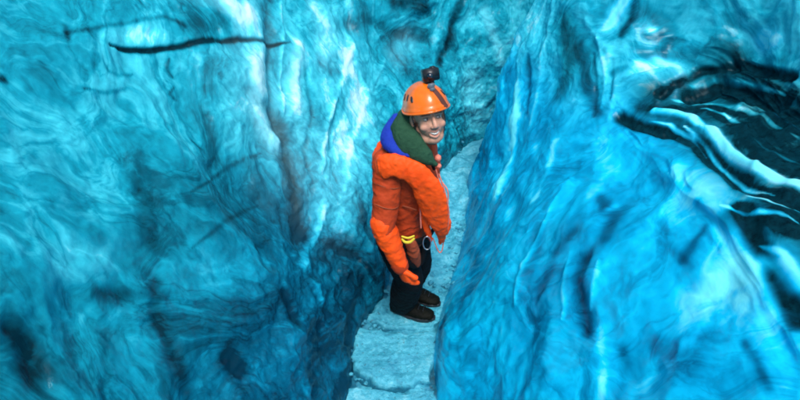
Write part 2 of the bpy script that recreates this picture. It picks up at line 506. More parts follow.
FEATS_R = [
    # curtain edge and the folds near the top
    F([(512, 55), (516, 90), (508, 140), (496, 195)], 7, False, 2, tone=.22, azure=.25, disp=.02),
    F([(528, 5), (528, 60), (524, 110)], 4, False, 2, tone=-.30, disp=-.02),
    F([(552, 0), (545, 35), (537, 85), (528, 130)], 3.6, False, 2, tone=.2, disp=.008),
    F([(562, 25), (570, 60), (566, 85)], 13, False, 2, tone=-.20, azure=-.3),
    F([(580, 45), (590, 90), (600, 115)], 7, False, 2, tone=-.22),
    F([(588, 20), (608, 50), (618, 90), (612, 120)], 3.5, False, 2, tone=.15, disp=.008),
    F([(600, 40), (606, 75), (604, 110)], 2.0, False, 2, tone=.18, disp=.01),
    F([(594, 55), (597, 90), (596, 120)], 2.0, False, 2, tone=-.2, disp=-.01),
    F([(612, 60), (612, 100)], 2.0, False, 2, tone=-.2, disp=-.01),
    F([(628, 0), (618, 12), (610, 26)], 7, False, 2, tone=.42, azure=.8),
    F([(636, 0), (632, 18), (622, 36)], 3, False, 2, tone=-.40, dirt=.2),
    F([(636, 22), (648, 15), (664, 20), (672, 35), (664, 50), (648, 55), (634, 45)], 6, False, 2, tone=-.13, disp=-.010),
    F([(646, 34), (656, 38), (660, 33)], 4, False, 2, tone=-.30, dirt=.15, disp=-.008),
    F([(650, 30), (655, 28)], 2.2, False, 2, tone=.5),
    F([(640, 78), (660, 80), (672, 84)], 17, False, 3, tone=.12, disp=.06),
    F([(655, 60), (674, 70), (680, 85), (672, 98)], 4, False, 2, tone=.38, azure=.7, frost=.15, disp=.015),
    F([(635, 62), (648, 72), (655, 90), (646, 100)], 2.5, False, 2, tone=.30),
    F([(640, 92), (655, 98), (668, 97)], 2.5, False, 2, tone=.25),
    F([(612, 72), (626, 68)], 4, False, 2, tone=-.3),
    F([(690, 20), (760, 25), (800, 22)], 16, False, 2, tone=.05),
    F([(760, 38), (778, 42)], 7, False, 2, tone=.22, azure=.6),
    F([(620, 58), (700, 55), (800, 62)], 6, False, 2, tone=-.08),
    # layered dirty ice in the hollow, and painted shade along the crest
    F([(660, 100), (700, 72), (745, 68), (800, 80)], 4.5, False, 3, dirt=.85, tone=-.4, disp=-.03),
    F([(690, 98), (720, 90), (750, 98), (785, 108)], 9, False, 3, dirt=.95, tone=-.5, disp=-.03),
    F([(620, 118), (642, 128), (668, 136)], 6.5, False, 3, dirt=1.1, tone=-.5, disp=-.03),
    F([(640, 112), (670, 116), (720, 112), (800, 128)], 7, False, 2, dirt=.35, tone=-.1),
    F([(672, 134), (700, 146), (716, 165), (740, 190), (775, 208), (800, 214)], 8, False, 3, dirt=1.0, tone=-.5, disp=-.03),
    F([(715, 120), (745, 135), (765, 160), (800, 178)], 5, False, 2, dirt=.7, tone=-.3),
    F([(780, 120), (800, 140)], 8, False, 2, dirt=.8, tone=-.3),
    F([(740, 215), (755, 245), (775, 275), (790, 305), (800, 325)], 8, False, 3, dirt=1.0, tone=-.5, disp=-.02),  # shade of the crest, painted through the dirt channel
    F([(735, 220), (770, 225), (800, 240)], 12, False, 2, dirt=.55, tone=-.15),
    F([(765, 262), (785, 270), (795, 290)], 9, False, 2, dirt=-.7, tone=.15),
    # pale band curling through the layers
    F([(655, 117), (690, 124), (712, 136), (730, 158), (752, 178), (800, 196)], 4.6, False, 3, dirt=-1.5, tone=.60, azure=.4, disp=.02),
    F([(686, 131), (706, 146), (720, 166), (742, 187), (772, 202)], 2.6, True, 3, dirt=-1.4, tone=.55),
    F([(648, 124), (672, 129), (694, 140), (708, 156)], 2.2, True, 3, dirt=-1.3, tone=.5),
    F([(700, 116), (728, 122), (748, 142), (768, 162), (800, 176)], 3.0, True, 3, dirt=-1.1, tone=.32),
    F([(672, 104), (700, 106), (730, 112), (768, 128), (800, 150)], 3.6, True, 3, dirt=-.9, tone=.22),
    F([(690, 88), (715, 82), (750, 85), (790, 98)], 3.6, True, 3, dirt=-.8, tone=.15),
    F([(722, 212), (745, 222), (775, 226), (800, 236)], 2.6, True, 3, dirt=-1.1, tone=.3),
    F([(745, 205), (775, 216), (800, 222)], 2.2, True, 3, dirt=-1.3, tone=.45),
    F([(760, 250), (785, 262), (800, 284)], 3.2, True, 3, dirt=-.9, tone=.3),
    F([(482, 230), (500, 150), (518, 80), (530, 20)], 13, False, 2, tone=.10, azure=-.15),
    F([(745, 112), (770, 118)], 6, False, 2, dirt=-.5, tone=.1),
    # the bright shoulder
    F([(640, 150), (680, 175), (712, 215), (735, 255)], 16, False, 2, tone=.10),
    F([(745, 275), (770, 330), (780, 380)], 24, False, 2, tone=.10),
    F([(690, 300), (720, 280)], 24, False, 2, tone=.16),
    F([(650, 178), (676, 185), (690, 192)], 4, False, 2, tone=-.16),
    F([(700, 205), (712, 225), (698, 240), (680, 262)], 5, False, 2, tone=-.22),
    F([(660, 220), (672, 250), (690, 268)], 4, False, 2, tone=-.18),
    F([(735, 290), (745, 288)], 5, False, 2, tone=-.15),
    F([(655, 350), (680, 365), (700, 350)], 17, False, 2, tone=-.24),
    F([(745, 345), (760, 365), (770, 390)], 5, False, 2, tone=-.26),
    F([(585, 260), (582, 290), (590, 330)], 9, False, 2, tone=-.32, disp=-.02),
    F([(571, 262), (566, 290), (568, 322)], 4.0, True, 2, tone=.26, disp=.008),
    F([(600, 262), (597, 285), (592, 310)], 4.0, True, 2, tone=.26, disp=.008),
    F([(560, 200), (545, 235), (528, 270), (522, 310)], 3.6, True, 2, tone=.2, disp=.01),
    F([(535, 205), (540, 160), (533, 145)], 4, False, 2, tone=.26),
    F([(560, 145), (552, 170), (540, 200)], 5, False, 2, tone=.22),
    F([(545, 230), (535, 300), (545, 350)], 12, False, 2, tone=-.16),
    F([(575, 235), (560, 255), (545, 290)], 7, False, 2, tone=-.18),
    F([(598, 200), (615, 215), (605, 240)], 8, False, 2, tone=-.26),
    F([(605, 140), (615, 170), (590, 200)], 12, False, 2, tone=.16),
    F([(608, 208), (612, 205)], 5, False, 2, tone=.3),
    F([(470, 250), (480, 280), (470, 320)], 10, False, 2, tone=-.14),
    F([(455, 320), (447, 360), (440, 392)], 7, False, 2, tone=-.22),
    F([(508, 310), (505, 350), (508, 400)], 3, False, 2, tone=.14),
    F([(620, 350), (618, 400)], 6, False, 2, tone=-.16),
    F([(605, 330), (600, 400)], 5, False, 2, tone=.2),
    F([(510, 210), (505, 240)], 8, False, 2, tone=.12),
]


def build_wall(name, wall, side, feats, n_s, n_z):
    # sample density: dense where the camera looks
    Sg = np.linspace(0, wall.s[-1], 600)
    by = wall.base(Sg)[:, 1]
    dens = np.where((by > .6) & (by < 7.2), 1.0, .15)
    cum = np.cumsum(dens)
    S1 = np.interp(np.linspace(cum[0], cum[-1], n_s), cum, Sg)
    Zg = np.linspace(-.15, wall.zmax, 400)
    zd = np.where(Zg < 2.7, 1.0, .22)
    if side == 'R': zd = np.where((Zg > 1.27) & (Zg < 1.72), 4.0, zd)   # the ledge is steep here
    cum = np.cumsum(zd)
    Z1 = np.interp(np.linspace(cum[0], cum[-1], n_z), cum, Zg)
    S, Z = np.meshgrid(S1, Z1, indexing='ij')
    s, z = S.ravel(), Z.ravel()
    P = wall.point(s, z)
    idx = np.arange(n_s * n_z).reshape(n_s, n_z)
    G = P.reshape(n_s, n_z, 3)
    ts = np.gradient(G, axis=0)
    tz = np.gradient(G, axis=1)
    N = np.cross(ts, tz).reshape(-1, 3)
    N /= np.linalg.norm(N, axis=1)[:, None] + 1e-9
    if side == 'L': N = N if (N[:, 0].mean() > 0) else -N
    else: N = N if (N[:, 0].mean() < 0) else -N
    sz = np.stack([s, z, np.zeros_like(s)], -1)
    warp = np.stack([fbm(P * 3.3 + 3, 3), fbm(P * 3.3 + 31, 3), fbm(P * 3.3 + 57, 3)], -1)
    warpc = np.stack([perlin(P * 2.6 + 3), perlin(P * 2.6 + 31), perlin(P * 2.6 + 57)], -1)
    warp2 = np.stack([fbm(P * 1.1 + 8, 3), fbm(P * 1.1 + 81, 3), fbm(P * 1.1 + 157, 3)], -1)
    Y = P[:, 1]
    # flow coordinates: strands lie along the stretched axis
    if side == 'L':
        ang = np.interp(Y, [0, 1.6, 2.4, 3.4, 4.5, 6], [R(8), R(16), R(38), R(72), R(84), R(96)])
        st = np.interp(Y, [0, 1.6, 2.4, 3.4, 6], [1.25, 1.25, 1.5, 2.6, 2.0])
        st = 1 + (st - 1) * (.35 + .65 * sstep(.3, 1.2, z))
    else:
        ang = np.interp(Y, [0, 1.2, 2.2, 3.2, 4.5, 6], [R(48), R(52), R(64), R(80), R(86), R(90)])
        hi = sstep(0, .12, z - crest_z(Y)) * sstep(3.7, 3.1, Y)
        hw = sstep(-.3, .7, z - crest_z(Y)) * sstep(4.0, 3.1, Y)
        ang = ang * (1 - hw) + R(28) * hw
        st = np.interp(Y, [0, 1.2, 2.4, 3.2, 6], [1.4, 1.5, 2.0, 2.8, 3.0]) * (1 - hw) + 1.7 * hw
    ca, sa = np.cos(ang), np.sin(ang)
    arc = np.concatenate([np.zeros((n_s, 1)), np.cumsum(np.linalg.norm(np.diff(G, axis=1), axis=2), axis=1)], 1)
    zi = int(np.argmin(np.abs(Z1 - (1.0 if side == 'L' else 1.45))))
    arc = (arc - arc[:, zi:zi + 1]).ravel()
    s0 = s - np.interp(2.9 if side == 'L' else 3.35, wall.c[:, 1], wall.s)
    z0 = arc
    u = (s0 * ca + z0 * sa) / st
    w = (-s0 * sa + z0 * ca)
    # locally varying angles shear the coordinates, so take them about the passage's middle height
    flow = np.stack([u, w, .25 * P[:, 0]], -1) + warp2 * .30 + warp * .05
    ch = {k: np.zeros(len(P)) for k in ('tone', 'azure', 'dirt', 'frost', 'disp')}  # frost: glow painted into the colour; dirt: dirty ice and painted crest shade
    if side == 'L':
        ch['tone'] += .335 + .13 * sstep(.4, 1.9, z) + .03 * sstep(2, 3.2, Y)  # paler with height: light from above put into the ice colour
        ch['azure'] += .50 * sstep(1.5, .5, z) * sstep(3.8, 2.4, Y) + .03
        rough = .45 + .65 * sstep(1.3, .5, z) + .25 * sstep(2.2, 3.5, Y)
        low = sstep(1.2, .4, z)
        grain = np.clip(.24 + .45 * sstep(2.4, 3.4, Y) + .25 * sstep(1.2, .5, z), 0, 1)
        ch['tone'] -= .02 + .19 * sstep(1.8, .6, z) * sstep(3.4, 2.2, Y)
        deep = sstep(4.6, 5.6, Y)
        ch['tone'] += .07 * deep + .10 * warp2[:, 0]
    else:
        top = hi
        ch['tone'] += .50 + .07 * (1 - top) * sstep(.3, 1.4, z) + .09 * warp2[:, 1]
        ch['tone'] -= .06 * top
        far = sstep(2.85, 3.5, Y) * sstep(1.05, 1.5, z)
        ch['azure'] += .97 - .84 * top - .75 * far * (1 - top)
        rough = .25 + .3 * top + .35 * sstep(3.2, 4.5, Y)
        # the hollow above the bulge carries dirt in layers
        hollow = sstep(-.02, .06, z - crest_z(Y)) * sstep(.37, .27, z - crest_z(Y) + .05 * warp2[:, 0]) * sstep(3.35, 3.1, Y)
        lay = ridged(np.stack([s * .9, (z - crest_z(Y)) * 9, z * 0], -1) + warp2 * .6, 3)
        ch['dirt'] += hollow * (.50 + .50 * lay)
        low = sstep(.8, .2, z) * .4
        grain = np.clip(.14 + .30 * top + .5 * sstep(3.3, 4.2, Y) + .15 * sstep(.9, .3, z), 0, 1)
        deep = 0 * z
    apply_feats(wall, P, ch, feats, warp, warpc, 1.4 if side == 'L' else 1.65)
    # relief: large swells, scallops, facets and small roughness
    d = .085 * fbm(P * np.array([1.0, .9, 1.1]) + 5, 3)
    sc = ridged(flow * 1.9 + 11, 3)
    d += (.020 + .012 * low) * sc
    d += .020 * low * ridged(P * 4.2 + 3, 4)
    d += .007 * fbm(P * 13 + 2, 4) * (.4 + rough)
    d += .012 * fbm(flow * np.array([1.2, 5.0, 2]) + 41, 3) * (.35 + .65 * grain)
    d += .045 * fbm(flow * np.array([.9, 1.6, 1]) + 77, 2)
    if side == 'R':
        d += .05 * hollow * lay + .02 * top * ridged(flow * 3 + 5, 3)
    if side == 'R':
        hs = sstep(-.12, .0, z - crest_z(Y)) * sstep(.45, .30, z - crest_z(Y)) * sstep(3.4, 3.0, Y)
        d = d * (1 - .75 * hs) + hs * (.03 * fbm(P * 1.6 + 5, 2) + .022 * lay)
    # stay off the passage floor line
    d *= sstep(-.15, .25, z) * .85 + .15
    d += ch['disp']
    P = P + N * d[:, None]
    q = np.stack([idx[:-1, :-1], idx[1:, :-1], idx[1:, 1:], idx[:-1, 1:]], -1).reshape(-1, 4)
    if side == 'R': q = q[:, ::-1]
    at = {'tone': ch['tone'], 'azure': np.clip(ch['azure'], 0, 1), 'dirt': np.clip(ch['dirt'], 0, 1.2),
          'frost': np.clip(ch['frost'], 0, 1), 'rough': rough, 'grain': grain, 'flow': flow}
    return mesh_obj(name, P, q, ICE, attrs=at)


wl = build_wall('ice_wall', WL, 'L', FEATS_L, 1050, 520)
tag(wl, 'pale cyan scalloped ice wall left of the climber with a long dark crack', kind='structure')
wr = build_wall('ice_wall', WR, 'R', FEATS_R, 900, 640)
tag(wr, 'bright azure ice wall right of the climber with black dirt layers', kind='structure')

# ------------------------------------------------------------------ passage floor
def snow_material(name, base=(.06, .42, .55), dark=(.010, .19, .30), gloss=.45):
    t = NT(name)
    geo = t.n('ShaderNodeNewGeometry').outputs['Position']
    a = t.noise(geo, 6.0, 6, .65, .8)
    b = t.noise(geo, 38.0, 5, .7, .3)
    c = t.noise(geo, 110.0, 3, .6, 0)
    m = t.math('ADD', t.math('MULTIPLY', a, .75), t.math('MULTIPLY', b, .45))
    darken = t.attr('darken')
    m = t.math('SUBTRACT', m, t.math('MULTIPLY', darken, .6), clamp=True)
    colr = t.ramp(m, [(0.10, tuple(.35 * x for x in dark)), (0.38, dark), (0.62, base), (0.92, (.28, .72, .82))])
    grit = t.ramp(t.noise(geo, 55.0, 3, .5, 0), [(.63, (0, 0, 0)), (.70, (1, 1, 1))])
    colr = t.mix(t.math('MULTIPLY', grit, .6), colr, (.02, .05, .06))
    h = t.math('ADD', t.math('MULTIPLY', b, .7), t.math('MULTIPLY', c, .35))
    t.set(Base_Color=colr, Roughness=gloss, Normal=t.bump(h, .8, .02))
    return t.m


SNOW = snow_material('trodden_snow')


def build_floor():
    nx, ny = 260, 700
    xs = np.linspace(-1.1, 1.9, nx)
    yg = np.linspace(-3.2, 7.6, 800)
    cum = np.cumsum(np.where((yg > 1.5) & (yg < 5.6), 1, .2))
    ys = np.interp(np.linspace(cum[0], cum[-1], ny), cum, yg)
    # follow the passage: x is measured from its centre line
    cl = .5 * (np.interp(ys, WL.c[:, 1], WL.c[:, 0]) + np.interp(ys, WR.c[:, 1], WR.c[:, 0]))
    X, Yg = np.meshgrid(xs, ys, indexing='ij')
    X = X + cl[None, :] * np.ones_like(X)
    P = np.stack([X.ravel(), Yg.ravel(), np.zeros(X.size)], -1)
    z = .035 * fbm(P * 2.2, 4) + .016 * ridged(P * 5.5, 3) + .007 * fbm(P * 22, 3)
    u = np.abs(P[:, 0] - np.tile(cl, nx)) / np.tile(np.sqrt(1 + np.gradient(cl, ys) ** 2), nx)
    z += .22 * sstep(.16, .46, u) ** 1.3                      # ice rises to meet the walls
    z += .05 * sstep(3.4, 4.6, P[:, 1])
    z -= .05 * sstep(3.3, 2.9, P[:, 1]) * 0
    # worn footprints between the walls
    for k, fy in enumerate(np.arange(3.35, 5.4, .33)):
        fx = np.interp(fy, ys, cl) + (.07 if k % 2 else -.06)
        dd = ((P[:, 0] - fx) / .075) ** 2 + ((P[:, 1] - fy) / .15) ** 2
        z -= .028 * np.exp(-dd ** 1.5) - .012 * np.exp(-((np.sqrt(dd) - 1.35) / .3) ** 2)
    P[:, 2] = z - .02
    darken = sstep(.16, .34, u + .12 * fbm(P * 4, 3)) * .6 * sstep(4.9, 4.2, P[:, 1]) + .12 * sstep(3.1, 2.5, P[:, 1])  # darker towards the walls and at the near end
    idx = np.arange(nx * ny).reshape(nx, ny)
    q = np.stack([idx[:-1, :-1], idx[1:, :-1], idx[1:, 1:], idx[:-1, 1:]], -1).reshape(-1, 4)
    return mesh_obj('snow_path', P, q, SNOW, attrs={'darken': darken})


fl = build_floor()
tag(fl, 'trodden grey blue snow on the narrow floor of the ice passage', kind='structure')


def ice_step(name, corners, z_top, thick, seed, label):
    """a trodden slab with a broken edge; corners are seen positions on the step's own level"""
    pts = []
    for (px, py) in corners:
        d = ray_of(px, py)
        pts.append(CAM + d * ((z_top - CAM[2]) / d[2]))
    pts = np.array(pts)
    c = pts.mean(0)
    # outline, subdivided and roughened
    out = []
    m = len(pts)
    for i in range(m):
        a, b = pts[i], pts[(i + 1) % m]
        for k in range(9):
            out.append(a + (b - a) * k / 9)
    out = np.array(out)
    rel = out - c
    nn = fbm(np.column_stack([out[:, :2] * 14, np.full(len(out), seed)]), 3)
    out = c + rel * (1 + .11 * nn)[:, None]
    rings = []
    n = len(out)
    fr = list(np.linspace(.02, .94, 26)) + [.975, 1.0, 1.03, 1.05, 1.06]
    zz = [0] * 26 + [-.006, -.018, -.045, -thick * .7, -thick]
    V = []
    for f, dz in zip(fr, zz):
        r = c + (out - c) * f
        r[:, 2] = z_top + dz
        V.append(r)
    V = np.concatenate(V)
    top = V[:, 2] > z_top - .03
    V[:, 2] += np.where(top, .012 * fbm(V * 7 + seed, 4) + .006 * fbm(V * 30 + seed, 3), 0)
    V[:, :2] += .008 * np.stack([fbm(V * 16 + seed, 3), fbm(V * 16 + seed + 9, 3)], -1)
    faces = []
    for k in range(len(fr) - 1):
        for i in range(n):
            j = (i + 1) % n
            faces.append((k * n + i, k * n + j, (k + 1) * n + j, (k + 1) * n + i))
    faces.append(tuple(range(n))[::-1])
    darken = np.where(top, .0, .5)  # sides darker than the top
    o = mesh_obj(name, V, faces, SNOW, attrs={'darken': darken})
    return tag(o, label, 'ice step', 'trodden ice steps on the path')


ice_step('ice_step', [(355, 326), (400, 333), (441, 331), (438, 352), (428, 378), (405, 386), (372, 381), (352, 366), (352, 345)],
         .055, .12, 3.0, 'broad flat trodden ice step just below the boots of the climber')
ice_step('ice_step', [(346, 387), (375, 389), (412, 393), (441, 389), (447, 412), (440, 440), (380, 446), (342, 432)],
         .035, .10, 8.0, 'frosty ice step cut off by the bottom edge of the view')
ice_step('ice_step', [(383, 296), (425, 291), (452, 297), (447, 318), (433, 329), (385, 326), (366, 315)],
         .03, .10, 5.0, 'small worn ice step the climber stands on')


def chunks():
    rr = random.Random(5)
    V, Fc, W = [], [], []
    for k in range(420):
        y = rr.uniform(2.3, 5.2)
        cx = .5 * (np.interp(y, WL.c[:, 1], WL.c[:, 0]) + np.interp(y, WR.c[:, 1], WR.c[:, 0]))
        side = rr.choice((-1, 1))
        x = cx + side * abs(rr.gauss(.20, .09))
        s = rr.uniform(.006, .020) * (1.5 if rr.random() < .08 else 1)
        z = .22 * float(sstep(.16, .46, abs(x - cx))) ** 1.3 + .005
        bm = bmesh.new()
        bmesh.ops.create_icosphere(bm, subdivisions=1, radius=s)
        b0 = len(V)
        for v in bm.verts:
            j = rr.uniform(.7, 1.25)
            V.append((x + v.co.x * j, y + v.co.y * j, z + v.co.z * j * .7))
            W.append(rr.uniform(0, .3))
        for f in bm.faces: Fc.append(tuple(b0 + v.index for v in f.verts))
        bm.free()
    o = mesh_obj('ice_rubble', V, Fc, SNOW, smooth=False, attrs={'darken': np.array(W)})
    tag(o, 'small loose crumbs of ice scattered along both edges of the path', 'ice rubble', kind='stuff')


chunks()

# ------------------------------------------------------------------ body tools
def tube_mesh(nodes, ref=(0, 1, 0), seg=20, sub=4, caps=True):
    """nodes: (x, y, z, r_side, r_ref) -> closed shell of elliptical rings, r_ref is the half size along ref"""
    A = np.array(nodes, dtype=float)
    n = len(A)
    if n > 2:
        Q = catmull(A, sub)
    else:
        t = np.linspace(0, 1, sub + 1)[:, None]
        Q = A[0] * (1 - t) + A[1] * t
    Q[:, 3:] = np.maximum(Q[:, 3:], 1e-4)
    C = Q[:, :3]
    T = np.gradient(C, axis=0)
    T /= np.linalg.norm(T, axis=1)[:, None]
    if caps:
        def cap(c, t, ra, rb, sgn):
            o = []
            for a in (80, 62, 40, 20):
                r = math.cos(R(a))
                o.append(np.concatenate([c + t * sgn * math.sin(R(a)) * min(ra, rb), [ra * r, rb * r]]))
            return o
        pre = cap(C[0], T[0], Q[0, 3], Q[0, 4], -1)
        post = cap(C[-1], T[-1], Q[-1, 3], Q[-1, 4], 1)[::-1]
        Q = np.vstack([pre, Q, post])
        T = np.vstack([np.repeat(T[:1], 4, 0), T, np.repeat(T[-1:], 4, 0)])
        C = Q[:, :3]
    ref = np.array(ref, dtype=float)
    V, Fc = [], []
    for k in range(len(Q)):
        t = T[k]
        b = ref - t * (ref @ t)
        b /= np.linalg.norm(b) + 1e-9
        a = np.cross(b, t)
        for i in range(seg):
            w = 2 * math.pi * i / seg
            V.append(C[k] + a * math.cos(w) * Q[k, 3] + b * math.sin(w) * Q[k, 4])
    for k in range(len(Q) - 1):
        for i in range(seg):
            j = (i + 1) % seg
            Fc.append((k * seg + i, k * seg + j, (k + 1) * seg + j, (k + 1) * seg + i))
    Fc.append(tuple(range(seg))[::-1])
    Fc.append(tuple((len(Q) - 1) * seg + i for i in range(seg)))
    return V, Fc


def ellipsoid(c, r, M=None, n=20):
    V, Fc = [], []
    bm = bmesh.new()
    bmesh.ops.create_uvsphere(bm, u_segments=n, v_segments=n // 2 + 2, radius=1)
    for v in bm.verts:
        p = np.array(v.co) * np.array(r)
        if M is not None: p = M @ p
        V.append(np.array(c) + p)
    for f in bm.faces: Fc.append(tuple(v.index for v in f.verts))
    bm.free()
    return V, Fc


def merge(shells):
    V, Fc = [], []
    for v, f in shells:
        b = len(V)
        V += [tuple(map(float, p)) for p in v]
        Fc += [tuple(b + i for i in q) for q in f]
    return V, Fc


def fuse(shells, voxel, smooth=4, fac=.5):
    """one continuous skin grown over overlapping closed shells"""
    V, Fc = merge(shells)
    me = bpy.data.meshes.new('tmp')
    me.from_pydata(V, [], Fc)
    me.update()
    bm = bmesh.new(); bm.from_mesh(me)
    bmesh.ops.recalc_face_normals(bm, faces=bm.faces)
    bm.to_mesh(me); bm.free()
    o = bpy.data.objects.new('tmp', me)
    col.objects.link(o)
    m = o.modifiers.new('r', 'REMESH'); m.mode = 'VOXEL'; m.voxel_size = voxel; m.adaptivity = 0
    s = o.modifiers.new('s', 'SMOOTH'); s.factor = fac; s.iterations = smooth
    dg = bpy.context.evaluated_depsgraph_get()
    me2 = bpy.data.meshes.new_from_object(o.evaluated_get(dg))
    n = len(me2.vertices)
    P = np.empty(n * 3); me2.vertices.foreach_get('co', P)
    N = np.empty(n * 3); me2.vertices.foreach_get('normal', N)
    faces = [tuple(p.vertices) for p in me2.polygons]
    bpy.data.objects.remove(o)
    bpy.data.meshes.remove(me); bpy.data.meshes.remove(me2)
    return P.reshape(-1, 3), N.reshape(-1, 3), faces


# ------------------------------------------------------------------ cloth and skin materials
def cloth(name, c1, c2, rough=.75, scale=90, bump=.25, sheen=0.0):
    t = NT(name)
    geo = t.n('ShaderNodeNewGeometry').outputs['Position']
    a = t.noise(geo, 9, 5, .6, .5)
    b = t.noise(geo, scale, 4, .6, 0)
    f = t.math('ADD', t.math('MULTIPLY', a, .7), t.math('MULTIPLY', b, .3))
    c = t.ramp(f, [(.35, c1), (.65, c2)])
    h = t.math('ADD', t.math('MULTIPLY', t.noise(geo, 22, 4, .55, 1.0), .8), t.math('MULTIPLY', b, .25))
    t.set(Base_Color=c, Roughness=rough, Normal=t.bump(h, bump, .02), Sheen_Weight=sheen, Specular_IOR_Level=.25)
    return t.m


JACKET = cloth('burnt_orange_fabric', (.38, .036, .006), (.50, .052, .009))
VIVID = cloth('vivid_orange_fabric', (.90, .070, .003), (.98, .095, .005), rough=.6)
GREEN = cloth('dark_green_fleece', (.012, .05, .026), (.025, .085, .045), rough=.95, bump=.6)
BLUE = cloth('royal_blue_fleece', (.008, .03, .30), (.015, .05, .42), rough=.9, bump=.5)
BLACK = cloth('black_fabric', (.0015, .0015, .002), (.004, .004, .005), rough=.8, sheen=0)
BLACK.node_tree.nodes['Principled BSDF'].inputs['Specular IOR Level'].default_value = .2
RUST = cloth('rust_brown_fabric', (.22, .04, .015), (.36, .07, .025))
PINK = cloth('faded_pink_cord', (.75, .16, .10), (.85, .28, .20), rough=.8, scale=200)
YELLOW = cloth('yellow_webbing', (.62, .52, .02), (.75, .65, .06), rough=.5, scale=200)
BOOT = cloth('dark_olive_leather', (.002, .0025, .002), (.006, .007, .004), rough=.7, sheen=0)
BOOT.node_tree.nodes['Principled BSDF'].inputs['Specular IOR Level'].default_value = .12


def plastic(name, c, rough=.3, coat=.4):
    t = NT(name)
    geo = t.n('ShaderNodeNewGeometry').outputs['Position']
    a = t.noise(geo, 30, 5, .6, .4)
    cc = t.ramp(a, [(.3, tuple(.82 * x for x in c)), (.7, c)])
    t.set(Base_Color=cc, Roughness=t.math('ADD', rough - .08, t.math('MULTIPLY', a, .16)), Coat_Weight=coat)
    return t.m


HELMET = plastic('orange_shell', (.95, .17, .004), .32)
DARKP = plastic('black_plastic', (.012, .013, .016), .4, .1)
GREYP = plastic('grey_plastic', (.14, .17, .20), .4, .1)
STRAP = plastic('brown_elastic', (.10, .028, .02), .8, 0)
GLASS = plastic('lens_glass', (.01, .015, .03), .05, 1)
STEEL = plastic('brushed_aluminium', (.55, .57, .6), .3, 0)
STEEL.node_tree.nodes['Principled BSDF'].inputs['Metallic'].default_value = .9


def skin_material():
    t = NT('weathered_skin')
    geo = t.n('ShaderNodeNewGeometry').outputs['Position']
    a = t.noise(geo, 40, 4, .6, .2)
    c = t.ramp(a, [(.3, (.52, .25, .16)), (.7, (.64, .34, .22))])
    c = t.mix(t.attr('stubble'), c, (.16, .085, .06))
    c = t.mix(t.math('MULTIPLY', t.attr('lips'), .6), c, (.40, .13, .11))
    c = t.mix(t.math('MULTIPLY', t.attr('cheek'), .6), c, (.60, .24, .18))
    t.set(Base_Color=c, Roughness=.5, Normal=t.bump(t.noise(geo, 260, 3, .6, 0), .25, .004), Subsurface_Weight=.12, Subsurface_Scale=.01)
    return t.m


SKIN = skin_material()
EYEW = plastic('eye_white', (.40, .37, .34), .2, 1)
IRIS = plastic('dark_iris', (.03, .02, .012), .15, 1)
TEETH = plastic('tooth_enamel', (.80, .76, .68), .25, .3)
HAIR = cloth('brown_hair', (.03, .018, .010), (.07, .04, .022), rough=.7, scale=300)

# ------------------------------------------------------------------ the climber
FW = np.array([.87, -.49, 0.])       # chest faces right and a little to the lens
RT = np.array([-.49, -.87, 0.])      # his right
UP = np.array([0, 0, 1.])
person = empty('person', (.05, 2.80, 0.04))
tag(person, 'smiling climber in orange jacket and orange helmet standing on the narrow snow path', 'person')


def b(x, y, z, ra, rb):
    """body frame: x towards his right, y towards his chest, z up; half sizes sideways and fore-aft"""
    o = np.array([.035, 2.77, 0]) + RT * x + FW * y
    return (o[0], o[1], z, ra, rb)


# skeleton in the body frame
TORSO = [b(0, -.03, .80, .150, .115), b(0, -.02, .92, .150, .115), b(0, .0, 1.06, .150, .115), b(0, .01, 1.20, .170, .125),
         b(0, 0, 1.32, .175, .115), b(0, -.01, 1.40, .11, .085)]
HEAD_C = np.array([.134, 2.66, 1.598])
hf = np.array([.26, -.88, .26]); hf /= np.linalg.norm(hf)        # where the face points
hu = UP - hf * (UP @ hf); hu += np.array([-.10, 0, 0]); hu -= hf * (hu @ hf); hu /= np.linalg.norm(hu)
hr = np.cross(hf, hu)                                           # towards his right ear
HM = np.stack([hr, hf, hu], 1)
HS = 1.03


def h(x, y, z):
    z = z if z > -.01 else -.01 + (z + .01) * 1.24
    return HEAD_C + HM @ (np.array([x, y, z]) * HS)


def hn(x, y, z, ra, rb):
    return (*h(x, y, z), ra * HS, rb * HS)


R_SH = np.array(b(.175, -.01, 1.335, 0, 0)[:3])
R_EL = np.array([-.085, 2.50, 1.02])
R_WR = np.array([.000, 2.47, .79])
L_SH = np.array(b(-.175, -.01, 1.335, 0, 0)[:3])
L_EL = np.array(b(-.25, -.04, 1.06, 0, 0)[:3])
L_WR = np.array(b(-.19, .12, .86, 0, 0)[:3])
R_HIP = np.array(b(.085, -.03, .80, 0, 0)[:3])
L_HIP = np.array(b(-.085, -.03, .80, 0, 0)[:3])
R_KN = np.array([.055, 2.72, .47]); R_AN = np.array([.020, 2.87, .13])
L_KN = np.array([.115, 2.86, .47]); L_AN = np.array([.070, 3.02, .13])


def lerp(a, c, t): return np.asarray(a) * (1 - t) + np.asarray(c) * t


def limb(p, q, r0, r1, mid=None, extra=0.0):
    n = [(*p, r0 + extra, r0 + extra)]
    if mid: n.append((*lerp(p, q, mid[0]), mid[1] + extra, mid[1] + extra))
    n.append((*q, r1 + extra, r1 + extra))
    return n


